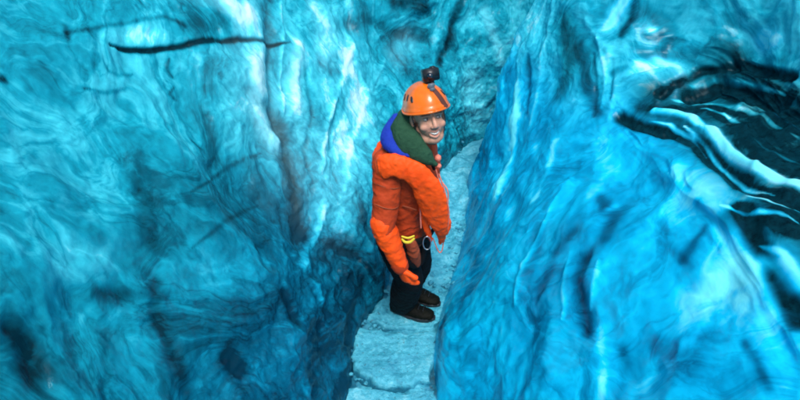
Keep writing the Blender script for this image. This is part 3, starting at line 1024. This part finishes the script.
def hand_shells(wr, elbow, palm_n, thumb_side, grow=0.0, curl=.9):
    """palm, four unequal curled fingers and a thumb"""
    ax = wr - elbow; ax = ax / np.linalg.norm(ax)
    pn = palm_n - ax * (palm_n @ ax); pn /= np.linalg.norm(pn)
    side = np.cross(ax, pn) * thumb_side
    sh = [tube_mesh([(*wr, .024 + grow, .020 + grow), (*(wr + ax * .045), .040 + grow, .016 + grow), (*(wr + ax * .088), .041 + grow, .014 + grow)], ref=pn, seg=14)]
    for k, (o, ln) in enumerate(((.030, .074), (.010, .082), (-.010, .076), (-.029, .060))):
        p = wr + ax * (.082 - abs(o) * .15) + side * o
        d = ax.copy()
        pts = [(*p, .0088 + grow * .8, .0088 + grow * .8)]
        for s_, c_ in ((.42, .30), (.32, .55), (.26, .45)):
            a_ = c_ * curl
            d = d * math.cos(a_) + pn * math.sin(a_)
            d /= np.linalg.norm(d)
            p = p + d * ln * s_
            pn_ = pn
            pts.append((*p, .0080 + grow * .8, .0080 + grow * .8))
        sh.append(tube_mesh(pts, ref=side, seg=10, sub=3))
    p = wr + ax * .028 + side * .030
    d = ax * .62 + side * .70 + pn * .35; d /= np.linalg.norm(d)
    pts = [(*p, .012 + grow, .012 + grow)]
    for ln, c_ in ((.036, 0), (.030, .35)):
        d = d * math.cos(c_) + (ax * .8 + pn * .5) * math.sin(c_); d /= np.linalg.norm(d)
        p = p + d * ln
        pts.append((*p, .0098 + grow * .8, .0098 + grow * .8))
    sh.append(tube_mesh(pts, ref=pn, seg=10, sub=3))
    return sh


def leg_shells(hip, kn, an, e=0.0):
    return [tube_mesh(limb(hip, kn, .082, .056, (.35, .078), e)), tube_mesh(limb(kn, an, .056, .038, (.35, .058), e))]


def arm_shells(sh_, el, wr, e=0.0):
    return [tube_mesh(limb(sh_, el, .052, .040, (.45, .048), e)), tube_mesh(limb(el, wr, .041, .028, (.35, .040), e))]


# head, all in the head frame (x his right, y face, z up; metres before HS)
def head_shells():
    s = []
    E = lambda c, r, tilt=0: ellipsoid(h(*c), np.array(r) * HS, HM)
    s.append(E((0, -.012, .025), (.076, .096, .088)))            # skull
    s.append(E((0, .030, -.030), (.060, .058, .070)))            # face
    s.append(E((0, .048, -.092), (.034, .030, .024)))            # chin
    s.append(tube_mesh([hn(.056, -.012, -.055, .016, .022), hn(.040, .030, -.088, .015, .018), hn(0, .056, -.096, .016, .016),
                        hn(-.040, .030, -.088, .015, .018), hn(-.056, -.012, -.055, .016, .022)], ref=hu, seg=12))
    for sx in (-1, 1):
        s.append(E((sx * .040, .058, -.036), (.024, .020, .020)))   # cheek raised by the smile
        s.append(E((sx * .030, .078, .014), (.026, .012, .008)))    # brow
        s.append(E((sx * .079, -.012, -.018), (.009, .020, .032)))  # ear
        s.append(E((sx * .012, .094, -.036), (.009, .010, .008)))   # nostril wing
    s.append(tube_mesh([hn(0, .080, .010, .009, .009), hn(0, .094, -.012, .010, .010), hn(0, .104, -.032, .012, .011)], ref=hf, seg=12))
    s.append(tube_mesh([hn(.026, .074, -.052, .005, .006), hn(0, .088, -.057, .006, .007), hn(-.026, .074, -.052, .005, .006)], ref=hu, seg=10))
    s.append(tube_mesh([hn(.022, .072, -.070, .006, .006), hn(0, .083, -.077, .007, .007), hn(-.022, .072, -.070, .006, .006)], ref=hu, seg=10))
    nk = np.array(b(0, -.01, 1.38, 0, 0)[:3])
    s.append(tube_mesh([(*nk, .068, .066), (*lerp(nk, h(0, -.03, -.06), .5), .060, .060), (*h(0, -.03, -.03), .058, .058)], ref=FW, seg=18))
    return s


shells = [tube_mesh(TORSO, ref=FW, seg=28)] + head_shells()
shells += arm_shells(R_SH, R_EL, R_WR) + arm_shells(L_SH, L_EL, L_WR)
shells += [ellipsoid(R_SH, (.062,) * 3), ellipsoid(L_SH, (.062,) * 3)]
shells += leg_shells(R_HIP, R_KN, R_AN) + leg_shells(L_HIP, L_KN, L_AN)
for an in (R_AN, L_AN):
    shells.append(tube_mesh([(*(an + np.array([-.03, .0, -.045])), .035, .032), (*(an + np.array([.05, -.02, -.06])), .036, .028), (*(an + np.array([.14, -.05, -.072])), .034, .018)], ref=UP))
shells += hand_shells(R_WR, R_EL, np.array([.6, .4, 0]), 1)
shells += hand_shells(L_WR, L_EL, np.array([-.3, .3, .1]), -1)
P, N, Fc = fuse(shells, .0042, 3)
loc = (P - HEAD_C) @ HM / HS                                        # head frame coordinates
loc[:, 2] = np.where(loc[:, 2] > -.01, loc[:, 2], -.01 + (loc[:, 2] + .01) / 1.24)
nearh = np.linalg.norm(loc - np.array([0, .03, -.03]), axis=1) < .14
# eye sockets and the open line of the mouth pressed in
for sx in (-1, 1):
    dd = np.exp(-(((loc[:, 0] - sx * .030) / .019) ** 2 + ((loc[:, 2] + .004) / .012) ** 2 + ((loc[:, 1] - .08) / .03) ** 2))
    P -= (dd * .010 * nearh)[:, None] * hf
mz = -.0645 + .5 * (loc[:, 0] ** 2) / .03 * 1.0
mm = np.exp(-(((loc[:, 0]) / .026) ** 4 + ((loc[:, 2] - mz) / .0065) ** 2)) * (loc[:, 1] > .05) * nearh
P -= (mm * .006)[:, None] * hf
lip = np.exp(-(((loc[:, 0]) / .028) ** 4 + ((np.abs(loc[:, 2] - mz) - .009) / .004) ** 2)) * (loc[:, 1] > .055) * nearh
stub = (sstep(-.040, -.060, loc[:, 2] - .25 * np.abs(loc[:, 0])) * sstep(.0, .03, loc[:, 1] + .02) * nearh * .24
        + .5 * np.exp(-((loc[:, 2] + .046) / .006) ** 2 - (loc[:, 0] / .03) ** 4) * (loc[:, 1] > .06) * nearh)
stub = np.clip(stub * (1 - lip), 0, .6)
brow = np.exp(-((loc[:, 2] - .017 + 3 * (np.abs(loc[:, 0]) - .030) ** 2) / .0045) ** 2) * (np.abs(np.abs(loc[:, 0]) - .031) < .020) * (loc[:, 1] > .05) * nearh
cheek = sum(.5 * np.exp(-(((loc[:, 0] - sx * .042) / .02) ** 2 + ((loc[:, 2] + .036) / .016) ** 2)) for sx in (-1, 1)) * nearh
cheek += .5 * np.exp(-((loc[:, 0] / .012) ** 2 + ((loc[:, 2] + .034) / .014) ** 2)) * nearh * (loc[:, 1] > .09)
body = mesh_obj('body', P, Fc, SKIN, person, attrs={'stubble': np.clip(stub + brow * .8, 0, .9), 'lips': np.clip(lip, 0, 1), 'cheek': cheek})


def sub(name, shells, mat, parent=None, voxel=None, smooth=3, flat=False, disp=None, label=None):
    if voxel:
        P, N, Fc = fuse(shells, voxel, smooth)
        if disp is not None: P = P + N * disp(P)[:, None]
    else:
        P, Fc = merge(shells)
    o = mesh_obj(name, P, Fc, mat, None, smooth=not flat)
    par = parent or person
    o.parent = par
    # every child is modelled in world space: cancel the Empty's own offset
    off = Vector(person.location)
    o.matrix_parent_inverse = Matrix.Translation(-off) if par == person else Matrix.Identity(4)
    if par != person:
        o.matrix_parent_inverse = Matrix.Identity(4)
    if label: o['label'] = label
    return o


for sx in (-1, 1):
    e = sub('eye', [ellipsoid(h(sx * .030, .0705, -.003), np.array((.0135, .011, .0075)) * HS, HM, 16)], EYEW)
    sub('iris', [ellipsoid(h(sx * .030 - .002, .0795, -.0025), np.array((.0052, .0035, .0052)) * HS, HM, 12)], IRIS, e)
sub('teeth', [tube_mesh([hn(.020, .0725, -.0580, .0022, .004), hn(.010, .0800, -.0625, .0044, .004), hn(0, .0825, -.0640, .0050, .004), hn(-.010, .0800, -.0625, .0044, .004), hn(-.020, .0725, -.0580, .0022, .004)], ref=hf, seg=12)], TEETH)
# hair showing below the helmet at the temple and nape
sub('hair', [ellipsoid(h(.064, -.02, .010), np.array((.014, .034, .028)) * HS, HM), ellipsoid(h(-.064, -.02, .010), np.array((.014, .034, .028)) * HS, HM),
             ellipsoid(h(0, -.085, -.01), np.array((.055, .022, .05)) * HS, HM)], HAIR, voxel=.005)


# ---- clothes
def wp(px, py, y, ra, rb): return (*at_y(px, py, y), ra, rb)


def wrinkle(amp, sc=14, stretch=(1, 1, .45), seed=0, fine=.3):
    def f(P):
        q = P * np.array(stretch) * sc + seed
        return amp * (ridged(q + .6 * fbm(P * 5, 2)[:, None], 2) - .4) + amp * fine * fbm(P * 45 + seed, 3)
    return f


jk = [tube_mesh([b(0, -.02, .80, .172, .138), b(0, -.01, .96, .165, .135), b(0, .01, 1.08, .172, .145), b(0, .02, 1.22, .190, .152),
                 b(0, 0, 1.33, .195, .135), b(0, -.02, 1.405, .135, .105)], ref=FW, seg=32)]
jk += [tube_mesh([wp(403, 176, 2.66, .070, .060), wp(404, 205, 2.66, .074, .062), wp(408, 234, 2.67, .066, .055)], ref=(0, -1, .3), seg=24)]
jk += [ellipsoid(R_SH, (.083, .083, .080)), ellipsoid(L_SH, (.083, .083, .080))]
jk += [tube_mesh(limb(R_SH, R_EL, .076, .058, (.5, .068)), seg=24), tube_mesh([(*R_EL, .058, .058), (*lerp(R_EL, R_WR, .2), .057, .057)], seg=24)]
jk += arm_shells(L_SH, L_EL, L_WR, .024)
jacket = sub('jacket', jk, JACKET, voxel=.0055, smooth=5, disp=wrinkle(.0070, 8, (1, 1, 1.5), 3))
# lighter flaps and the front edge
sub('zip', [tube_mesh([(*at_y(419, 186, 2.575), .004, .003), (*at_y(420, 205, 2.56), .004, .003), (*at_y(421, 228, 2.555), .004, .003)], seg=8)], PINK, jacket)

def ring(p, q, t, r, w=.0035, squash=1.0):
    c = lerp(p, q, t); ax = (q - p) / np.linalg.norm(q - p)
    a = np.cross(ax, UP); a /= np.linalg.norm(a); e = np.cross(ax, a)
    return tube_mesh([(*(c + a * math.cos(k) * r + e * math.sin(k) * r * squash + ax * .008 * math.sin(2 * k)), w, w) for k in np.linspace(0, 2 * math.pi, 16)], ref=ax, seg=8, sub=2)


sub('seam', [ring(R_SH, R_EL, .30, .0745)], RUST, jacket)
sub('seam', [ring(R_SH, R_EL, .62, .068)], RUST, jacket)
sub('pocket_flap', [tube_mesh([wp(403, 206, 2.585, .005, .003), wp(410, 208, 2.575, .005, .003), wp(416, 210, 2.57, .004, .003)], ref=(0, -1, .3), seg=8)], RUST, jacket)
fa = [tube_mesh([(*lerp(R_EL, R_WR, -.10), .061, .061), (*lerp(R_EL, R_WR, .25), .062, .062), (*lerp(R_EL, R_WR, .65), .049, .051), (*lerp(R_EL, R_WR, .98), .043, .046)], seg=24)]
sub('sleeve_cover', fa, VIVID, voxel=.005, smooth=4, disp=wrinkle(.0055, 11, (1, 1, 1.5), 8), label='bright orange sleeve on the near forearm')
gl = hand_shells(R_WR + (R_WR - R_EL) * .02, R_EL, np.array([.6, .4, 0]), 1, grow=.007, curl=1.0)
sub('cuff', [tube_mesh([(*lerp(R_EL, R_WR, .93), .047, .050), (*lerp(R_EL, R_WR, 1.02), .046, .049)], seg=24)], JACKET)
sub('glove', gl, VIVID, voxel=.0042, smooth=2, disp=lambda P: .0015 * fbm(P * 60, 2))
gl = hand_shells(L_WR, L_EL, np.array([-.3, .3, .1]), -1, grow=.007)
sub('glove', gl, VIVID, voxel=.0042, smooth=2)

# vivid orange puffer laid round the shoulders: flat roll that climbs over the back and falls down the chest


vest = [
    tube_mesh([b(-.14, -.06, 1.31, .05, .04), b(-.05, -.115, 1.32, .050, .034), b(.09, -.110, 1.315, .050, .032), wp(381, 167, 2.57, .060, .026), wp(392, 165, 2.53, .058, .024),
               wp(406, 169, 2.52, .060, .022), wp(420, 178, 2.515, .068, .024), wp(430, 195, 2.51, .080, .022), wp(435, 213, 2.52, .068, .020), wp(440, 229, 2.54, .040, .016), wp(442, 241, 2.60, .012, .010)], ref=(-.3, -.9, .3), seg=26)]
sub('shoulder_wrap', vest, VIVID, voxel=.005, smooth=5, disp=wrinkle(.0045, 11, (1.5, 1.5, .8), 21), label='vivid orange padded wrap over the shoulders and chest')
# second fold hanging from the chest to the hip
fold = [tube_mesh([wp(430, 196, 2.60, .028, .018), wp(437, 212, 2.59, .030, .018), wp(443, 228, 2.60, .022, .014), wp(440, 243, 2.61, .010, .010)], ref=(0, -1, .3), seg=16),
        tube_mesh([wp(421, 205, 2.585, .016, .016), wp(426, 225, 2.58, .018, .014), wp(431, 240, 2.59, .010, .010)], ref=(0, -1, .3), seg=14)]
sub('hanging_fold', fold, VIVID, voxel=.004, smooth=3, disp=wrinkle(.004, 24, (1, 1, .6), 5))
# hood and collar
hood = [tube_mesh([wp(405, 117, 2.70, .040, .050), wp(403, 129, 2.66, .062, .060), wp(409, 142, 2.60, .068, .050), wp(423, 155, 2.56, .046, .034), wp(435, 164, 2.55, .014, .016)], ref=(0, -1, .3), seg=24),
        ellipsoid(np.array(b(0, -.02, 1.42, 0, 0)[:3]), (.11, .10, .07))]
sub('hood', hood, GREEN, voxel=.005, smooth=5, disp=wrinkle(.005, 14, (1, 1, .7), 31))
bl = [tube_mesh([wp(396, 118, 2.74, .022, .030), wp(391, 129, 2.70, .036, .045), wp(389, 141, 2.63, .042, .045), wp(397, 151, 2.575, .026, .026), wp(409, 155, 2.55, .012, .012)], ref=(0, -1, .3), seg=20)]
sub('hood_lining', bl, BLUE, voxel=.005, smooth=4, disp=wrinkle(.003, 16, (1, 1, .7), 37), label='royal blue edge of the hood')

# trousers, harness, boots
tr = leg_shells(R_HIP, R_KN, R_AN, .026) + leg_shells(L_HIP, L_KN, L_AN, .026)
tr += [tube_mesh([b(0, -.03, .74, .14, .12), b(0, -.03, .90, .155, .125)], ref=FW, seg=24)]
sub('trousers', tr, BLACK, voxel=.006, smooth=4, disp=wrinkle(.006, 15, (1, 1, 1), 13))
th = [tube_mesh([wp(411, 244, 2.585, .032, .030), wp(414, 254, 2.60, .034, .030), wp(417, 264, 2.64, .020, .024)], ref=(0, -1, .3), seg=18)]
sub('thigh_pocket', th, RUST, voxel=.005, smooth=4, disp=wrinkle(.004, 20, (1, 1, 1), 17), label='rust brown pocket on the near thigh')
bt = sub('harness_belt', [tube_mesh([b(.03, -.165, .855, .018, .010), b(.135, -.10, .85, .020, .010), b(.185, .0, .85, .022, .011), b(.15, .105, .85, .022, .012),
                                     b(.07, .165, .85, .020, .011), b(-.05, .155, .85, .018, .010), b(-.15, .06, .85, .018, .010), b(-.12, -.11, .855, .018, .010), b(.0, -.17, .855, .018, .010)], ref=FW, seg=12)], BLACK)
sub('leg_loop', [tube_mesh([wp(401, 243, 2.55, .016, .008), wp(405, 256, 2.58, .016, .008), wp(413, 266, 2.60, .016, .008), wp(421, 262, 2.64, .016, .008), wp(425, 244, 2.66, .016, .008)], ref=(0, -1, .3), seg=10)], BLACK)
sub('webbing_loop', [tube_mesh([wp(402, 239, 2.525, .006, .004), wp(405, 242, 2.52, .008, .004), wp(410, 242, 2.52, .008, .004), wp(414, 238.5, 2.525, .006, .004)], ref=(0, -1, .3), seg=10)], YELLOW, bt)
sub('webbing_loop', [tube_mesh([wp(402, 236.5, 2.522, .005, .004), wp(408, 238, 2.515, .006, .004), wp(414, 236, 2.522, .005, .004)], ref=(0, -1, .3), seg=10)], YELLOW, bt)
car = [tube_mesh([wp(427 + 4 * math.cos(a), 243 + 6.5 * math.sin(a), 2.57, .0032, .0032) for a in np.linspace(0, 2 * math.pi, 14)], ref=(0, -1, .3), seg=8, sub=2)]
sub('carabiner', car, STEEL, bt)

# faded cord hanging in loops from the chest
cord = []
for k, (x0, x1, yb) in enumerate(((437, 446, 240), (440, 449, 232), (434, 444, 252), (443, 447, 226))):
    cord.append(tube_mesh([wp(x0 - 1, 170 + 4 * k, 2.60 + .01 * k, .0035, .0035), wp(x0 + 5, 192, 2.58 + .01 * k, .0035, .0035), wp(x1, 212, 2.585 + .01 * k, .0035, .0035),
                           wp(x1 - 1, yb - 6, 2.59 + .01 * k, .0035, .0035), wp(x1 - 5, yb, 2.59 + .01 * k, .0035, .0035), wp(x0 - 1, yb - 14, 2.58 + .01 * k, .0035, .0035)], ref=(0, -1, .3), seg=8))
sub('cord', cord, PINK, label='faded pink cord looped from chest to hip')
kn = [ellipsoid(at_y(438, 158, 2.60), (.017, .017, .019)), ellipsoid(at_y(439, 166, 2.60), (.013, .013, .015))]
sub('cord_knot', kn, PINK, voxel=.0035, disp=lambda P: .002 * fbm(P * 80, 2))
ck = [tube_mesh([wp(427, 152, 2.62, .010, .010), wp(431, 160, 2.60, .010, .009), wp(434, 169, 2.60, .008, .008)], ref=(0, -1, .3), seg=10)]
sub('collar_edge', ck, BLACK)


def boot(an, toe, name='boot'):
    toe = np.array(toe)
    d = toe - an; d[2] = 0; d /= np.linalg.norm(d)
    g = an.copy(); g[2] = .075
    sh = [tube_mesh([(*(an + UP * .12), .058, .058), (*(an + UP * .04), .054, .056), (*(an - UP * .04), .050, .054)], ref=d, seg=22),
          tube_mesh([(*(g - d * .045 + UP * .005), .046, .050), (*(g + d * .05 + UP * .0), .052, .044), (*(g + d * .12 - UP * .012), .054, .034), (*(g + d * .185 - UP * .018), .044, .026)], ref=UP, seg=22)]
    o = sub(name, sh, BOOT, voxel=.005, smooth=3, disp=wrinkle(.003, 25, (1, 1, 1), 41))
    n = 40
    V, Fq = [], []
    sd = np.cross(UP, d)
    for lv, (zz, gr) in enumerate(((.048, 1.0), (.044, 1.05), (.020, 1.05), (.016, 1.0))):
        for i in range(n):
            a = 2 * math.pi * i / n
            L, W = .150, .053 + .006 * math.cos(a)
            p = g + d * (.065 + L * math.cos(a) * gr) + sd * W * math.sin(a) * gr * (1 - .12 * (math.cos(a) < -.2))
            p[2] = zz + (.003 if i % 3 else 0)
            V.append(p)
    for k in range(3):
        for i in range(n):
            Fq.append((k * n + i, k * n + (i + 1) % n, (k + 1) * n + (i + 1) % n, (k + 1) * n + i))
    Fq.append(tuple(range(n))[::-1]); Fq.append(tuple(3 * n + i for i in range(n)))
    sub('sole', [(V, Fq)], DARKP, o, flat=True)
    for k in range(4):
        c = g + d * (.045 + k * .032) + UP * (.050 - k * .007)
        sub('lace', [tube_mesh([(*(c - sd * .024), .003, .003), (*(c + UP * .006), .003, .003), (*(c + sd * .024), .003, .003)], seg=6)], DARKP, o)
    return o


boot(R_AN, (.25, 2.80, 0))
boot(L_AN, (.28, 2.93, 0))
# gaiter over the near shin
sub('gaiter', [tube_mesh([(*lerp(R_KN, R_AN, .05), .088, .088), (*lerp(R_KN, R_AN, .55), .094, .094), (*lerp(R_KN, R_AN, 1.0), .084, .084)], seg=22)], BLACK, voxel=.006, disp=wrinkle(.005, 18, (1, 1, 1), 51))


# ---- helmet
def helmet():
    n, m = 56, 26
    V, Fq = [], []
    c0 = (0, -.010, .040)

    def pt(th, ph, off=0.0):
        # th round the head from the face, ph from brow (0) to crown (1)
        a = ph * math.pi / 2
        rx, ry, rz = .106 + off, .128 + off, .116 + off
        ridge = .004 * math.cos(6 * th) * math.sin(a * 2)
        x = math.sin(th) * math.cos(a) * (rx + ridge)
        y = math.cos(th) * math.cos(a) * (ry + ridge)
        z = math.sin(a) * rz
        low = (1 - ph)
        z -= low * (.004 - .018 * max(0, -math.cos(th)) + .012 * abs(math.sin(th)) ** 3 * .6)
        if ph < .08: x *= 1.03; y *= 1.04
        return h(c0[0] + x, c0[1] + y, c0[2] + z)
    for shell in (0, 1):
        for j in range(m):
            ph = (j / (m - 1)) ** 1.0 * .995
            for i in range(n):
                V.append(pt(2 * math.pi * i / n, ph, -.007 * shell))
    base = n * m
    for j in range(m - 1):
        for i in range(n):
            k = (i + 1) % n
            Fq.append((j * n + i, j * n + k, (j + 1) * n + k, (j + 1) * n + i))
            Fq.append((base + j * n + k, base + j * n + i, base + (j + 1) * n + i, base + (j + 1) * n + k))
    for i in range(n):
        k = (i + 1) % n
        Fq.append((k, i, base + i, base + k))
    Fq.append(tuple((m - 1) * n + i for i in range(n)))
    hl = sub('helmet', [(V, Fq)], HELMET)
    # rim
    rim = [(*pt(2 * math.pi * i / 40, 0.0, .001), .0045, .0055) for i in range(41)]
    sub('rim', [tube_mesh(rim, ref=hu, seg=8, sub=2, caps=False)], HELMET, hl)
    # vents
    for th, ph in ((.95, .30), (1.35, .33), (1.75, .30), (-1.0, .3), (-1.4, .33)):
        p = pt(th, ph, .0); q = pt(th + .10, ph + .13, .0)
        sub('vent', [tube_mesh([(*p, .006, .0035), (*lerp(p, q, .5), .009, .0035), (*q, .005, .0035)], ref=(p - HEAD_C) / np.linalg.norm(p - HEAD_C), seg=10)], DARKP, hl)
    # elastic strap of the lamp
    st = [(*pt(-.62 + .05 * k, .02 + .66 * k / 7, .004), .0125, .003) for k in range(8)]
    sub('strap', [tube_mesh(st, ref=hf + hu, seg=10)], STRAP, hl)
    # lamp bracket and camera on the crown
    pb = pt(-.30, .62, .006); pc = pt(-.2, .80, .004)

    def box(c, size, rx=0.0, bev=.004):
        bm = bmesh.new()
        bmesh.ops.create_cube(bm, size=1)
        for v in bm.verts: v.co = Vector((v.co.x * size[0], v.co.y * size[1], v.co.z * size[2]))
        bmesh.ops.bevel(bm, geom=bm.edges[:], offset=bev, segments=2, affect='EDGES')
        cr, sr = math.cos(rx), math.sin(rx)
        V = [c + HM @ np.array([v.co.x, v.co.y * cr - v.co.z * sr, v.co.y * sr + v.co.z * cr]) for v in bm.verts]
        Fq = [tuple(v.index for v in f.verts) for f in bm.faces]
        bm.free()
        return V, Fq
    sub('lamp_bracket', [box(pb + hf * .004, (.034, .018, .040), -.9), box(pb + hf * .018 - hu * .012, (.026, .014, .020), -.9)], GREYP, hl)
    cc = pt(0, .86, .0) + hu * .034 - hr * .040
    cm = sub('action_camera', [box(cc, (.078, .050, .058)), box(cc - hu * .032 + hf * .004, (.022, .024, .030)), box(cc + hr * .018 - hu * .040, (.040, .03, .012)),
                               box(cc + hu * .030 - hr * .015, (.03, .03, .012))], DARKP, hl)
    ln = tube_mesh([(*(cc + hf * .018 + hr * .012), .015, .015), (*(cc + hf * .030 + hr * .012), .014, .014)], ref=hu, seg=18)
    sub('lens', [ln], GLASS, hl)
    # chin strap
    for sx in (-1, 1):
        sub('chin_strap', [tube_mesh([hn(sx * .080, .010, .010, .006, .0018), hn(sx * .074, .022, -.045, .006, .0018), hn(sx * .040, .035, -.100, .006, .0018), hn(0, .040, -.116, .006, .0018)], ref=hr, seg=8)], DARKP, hl)


helmet()
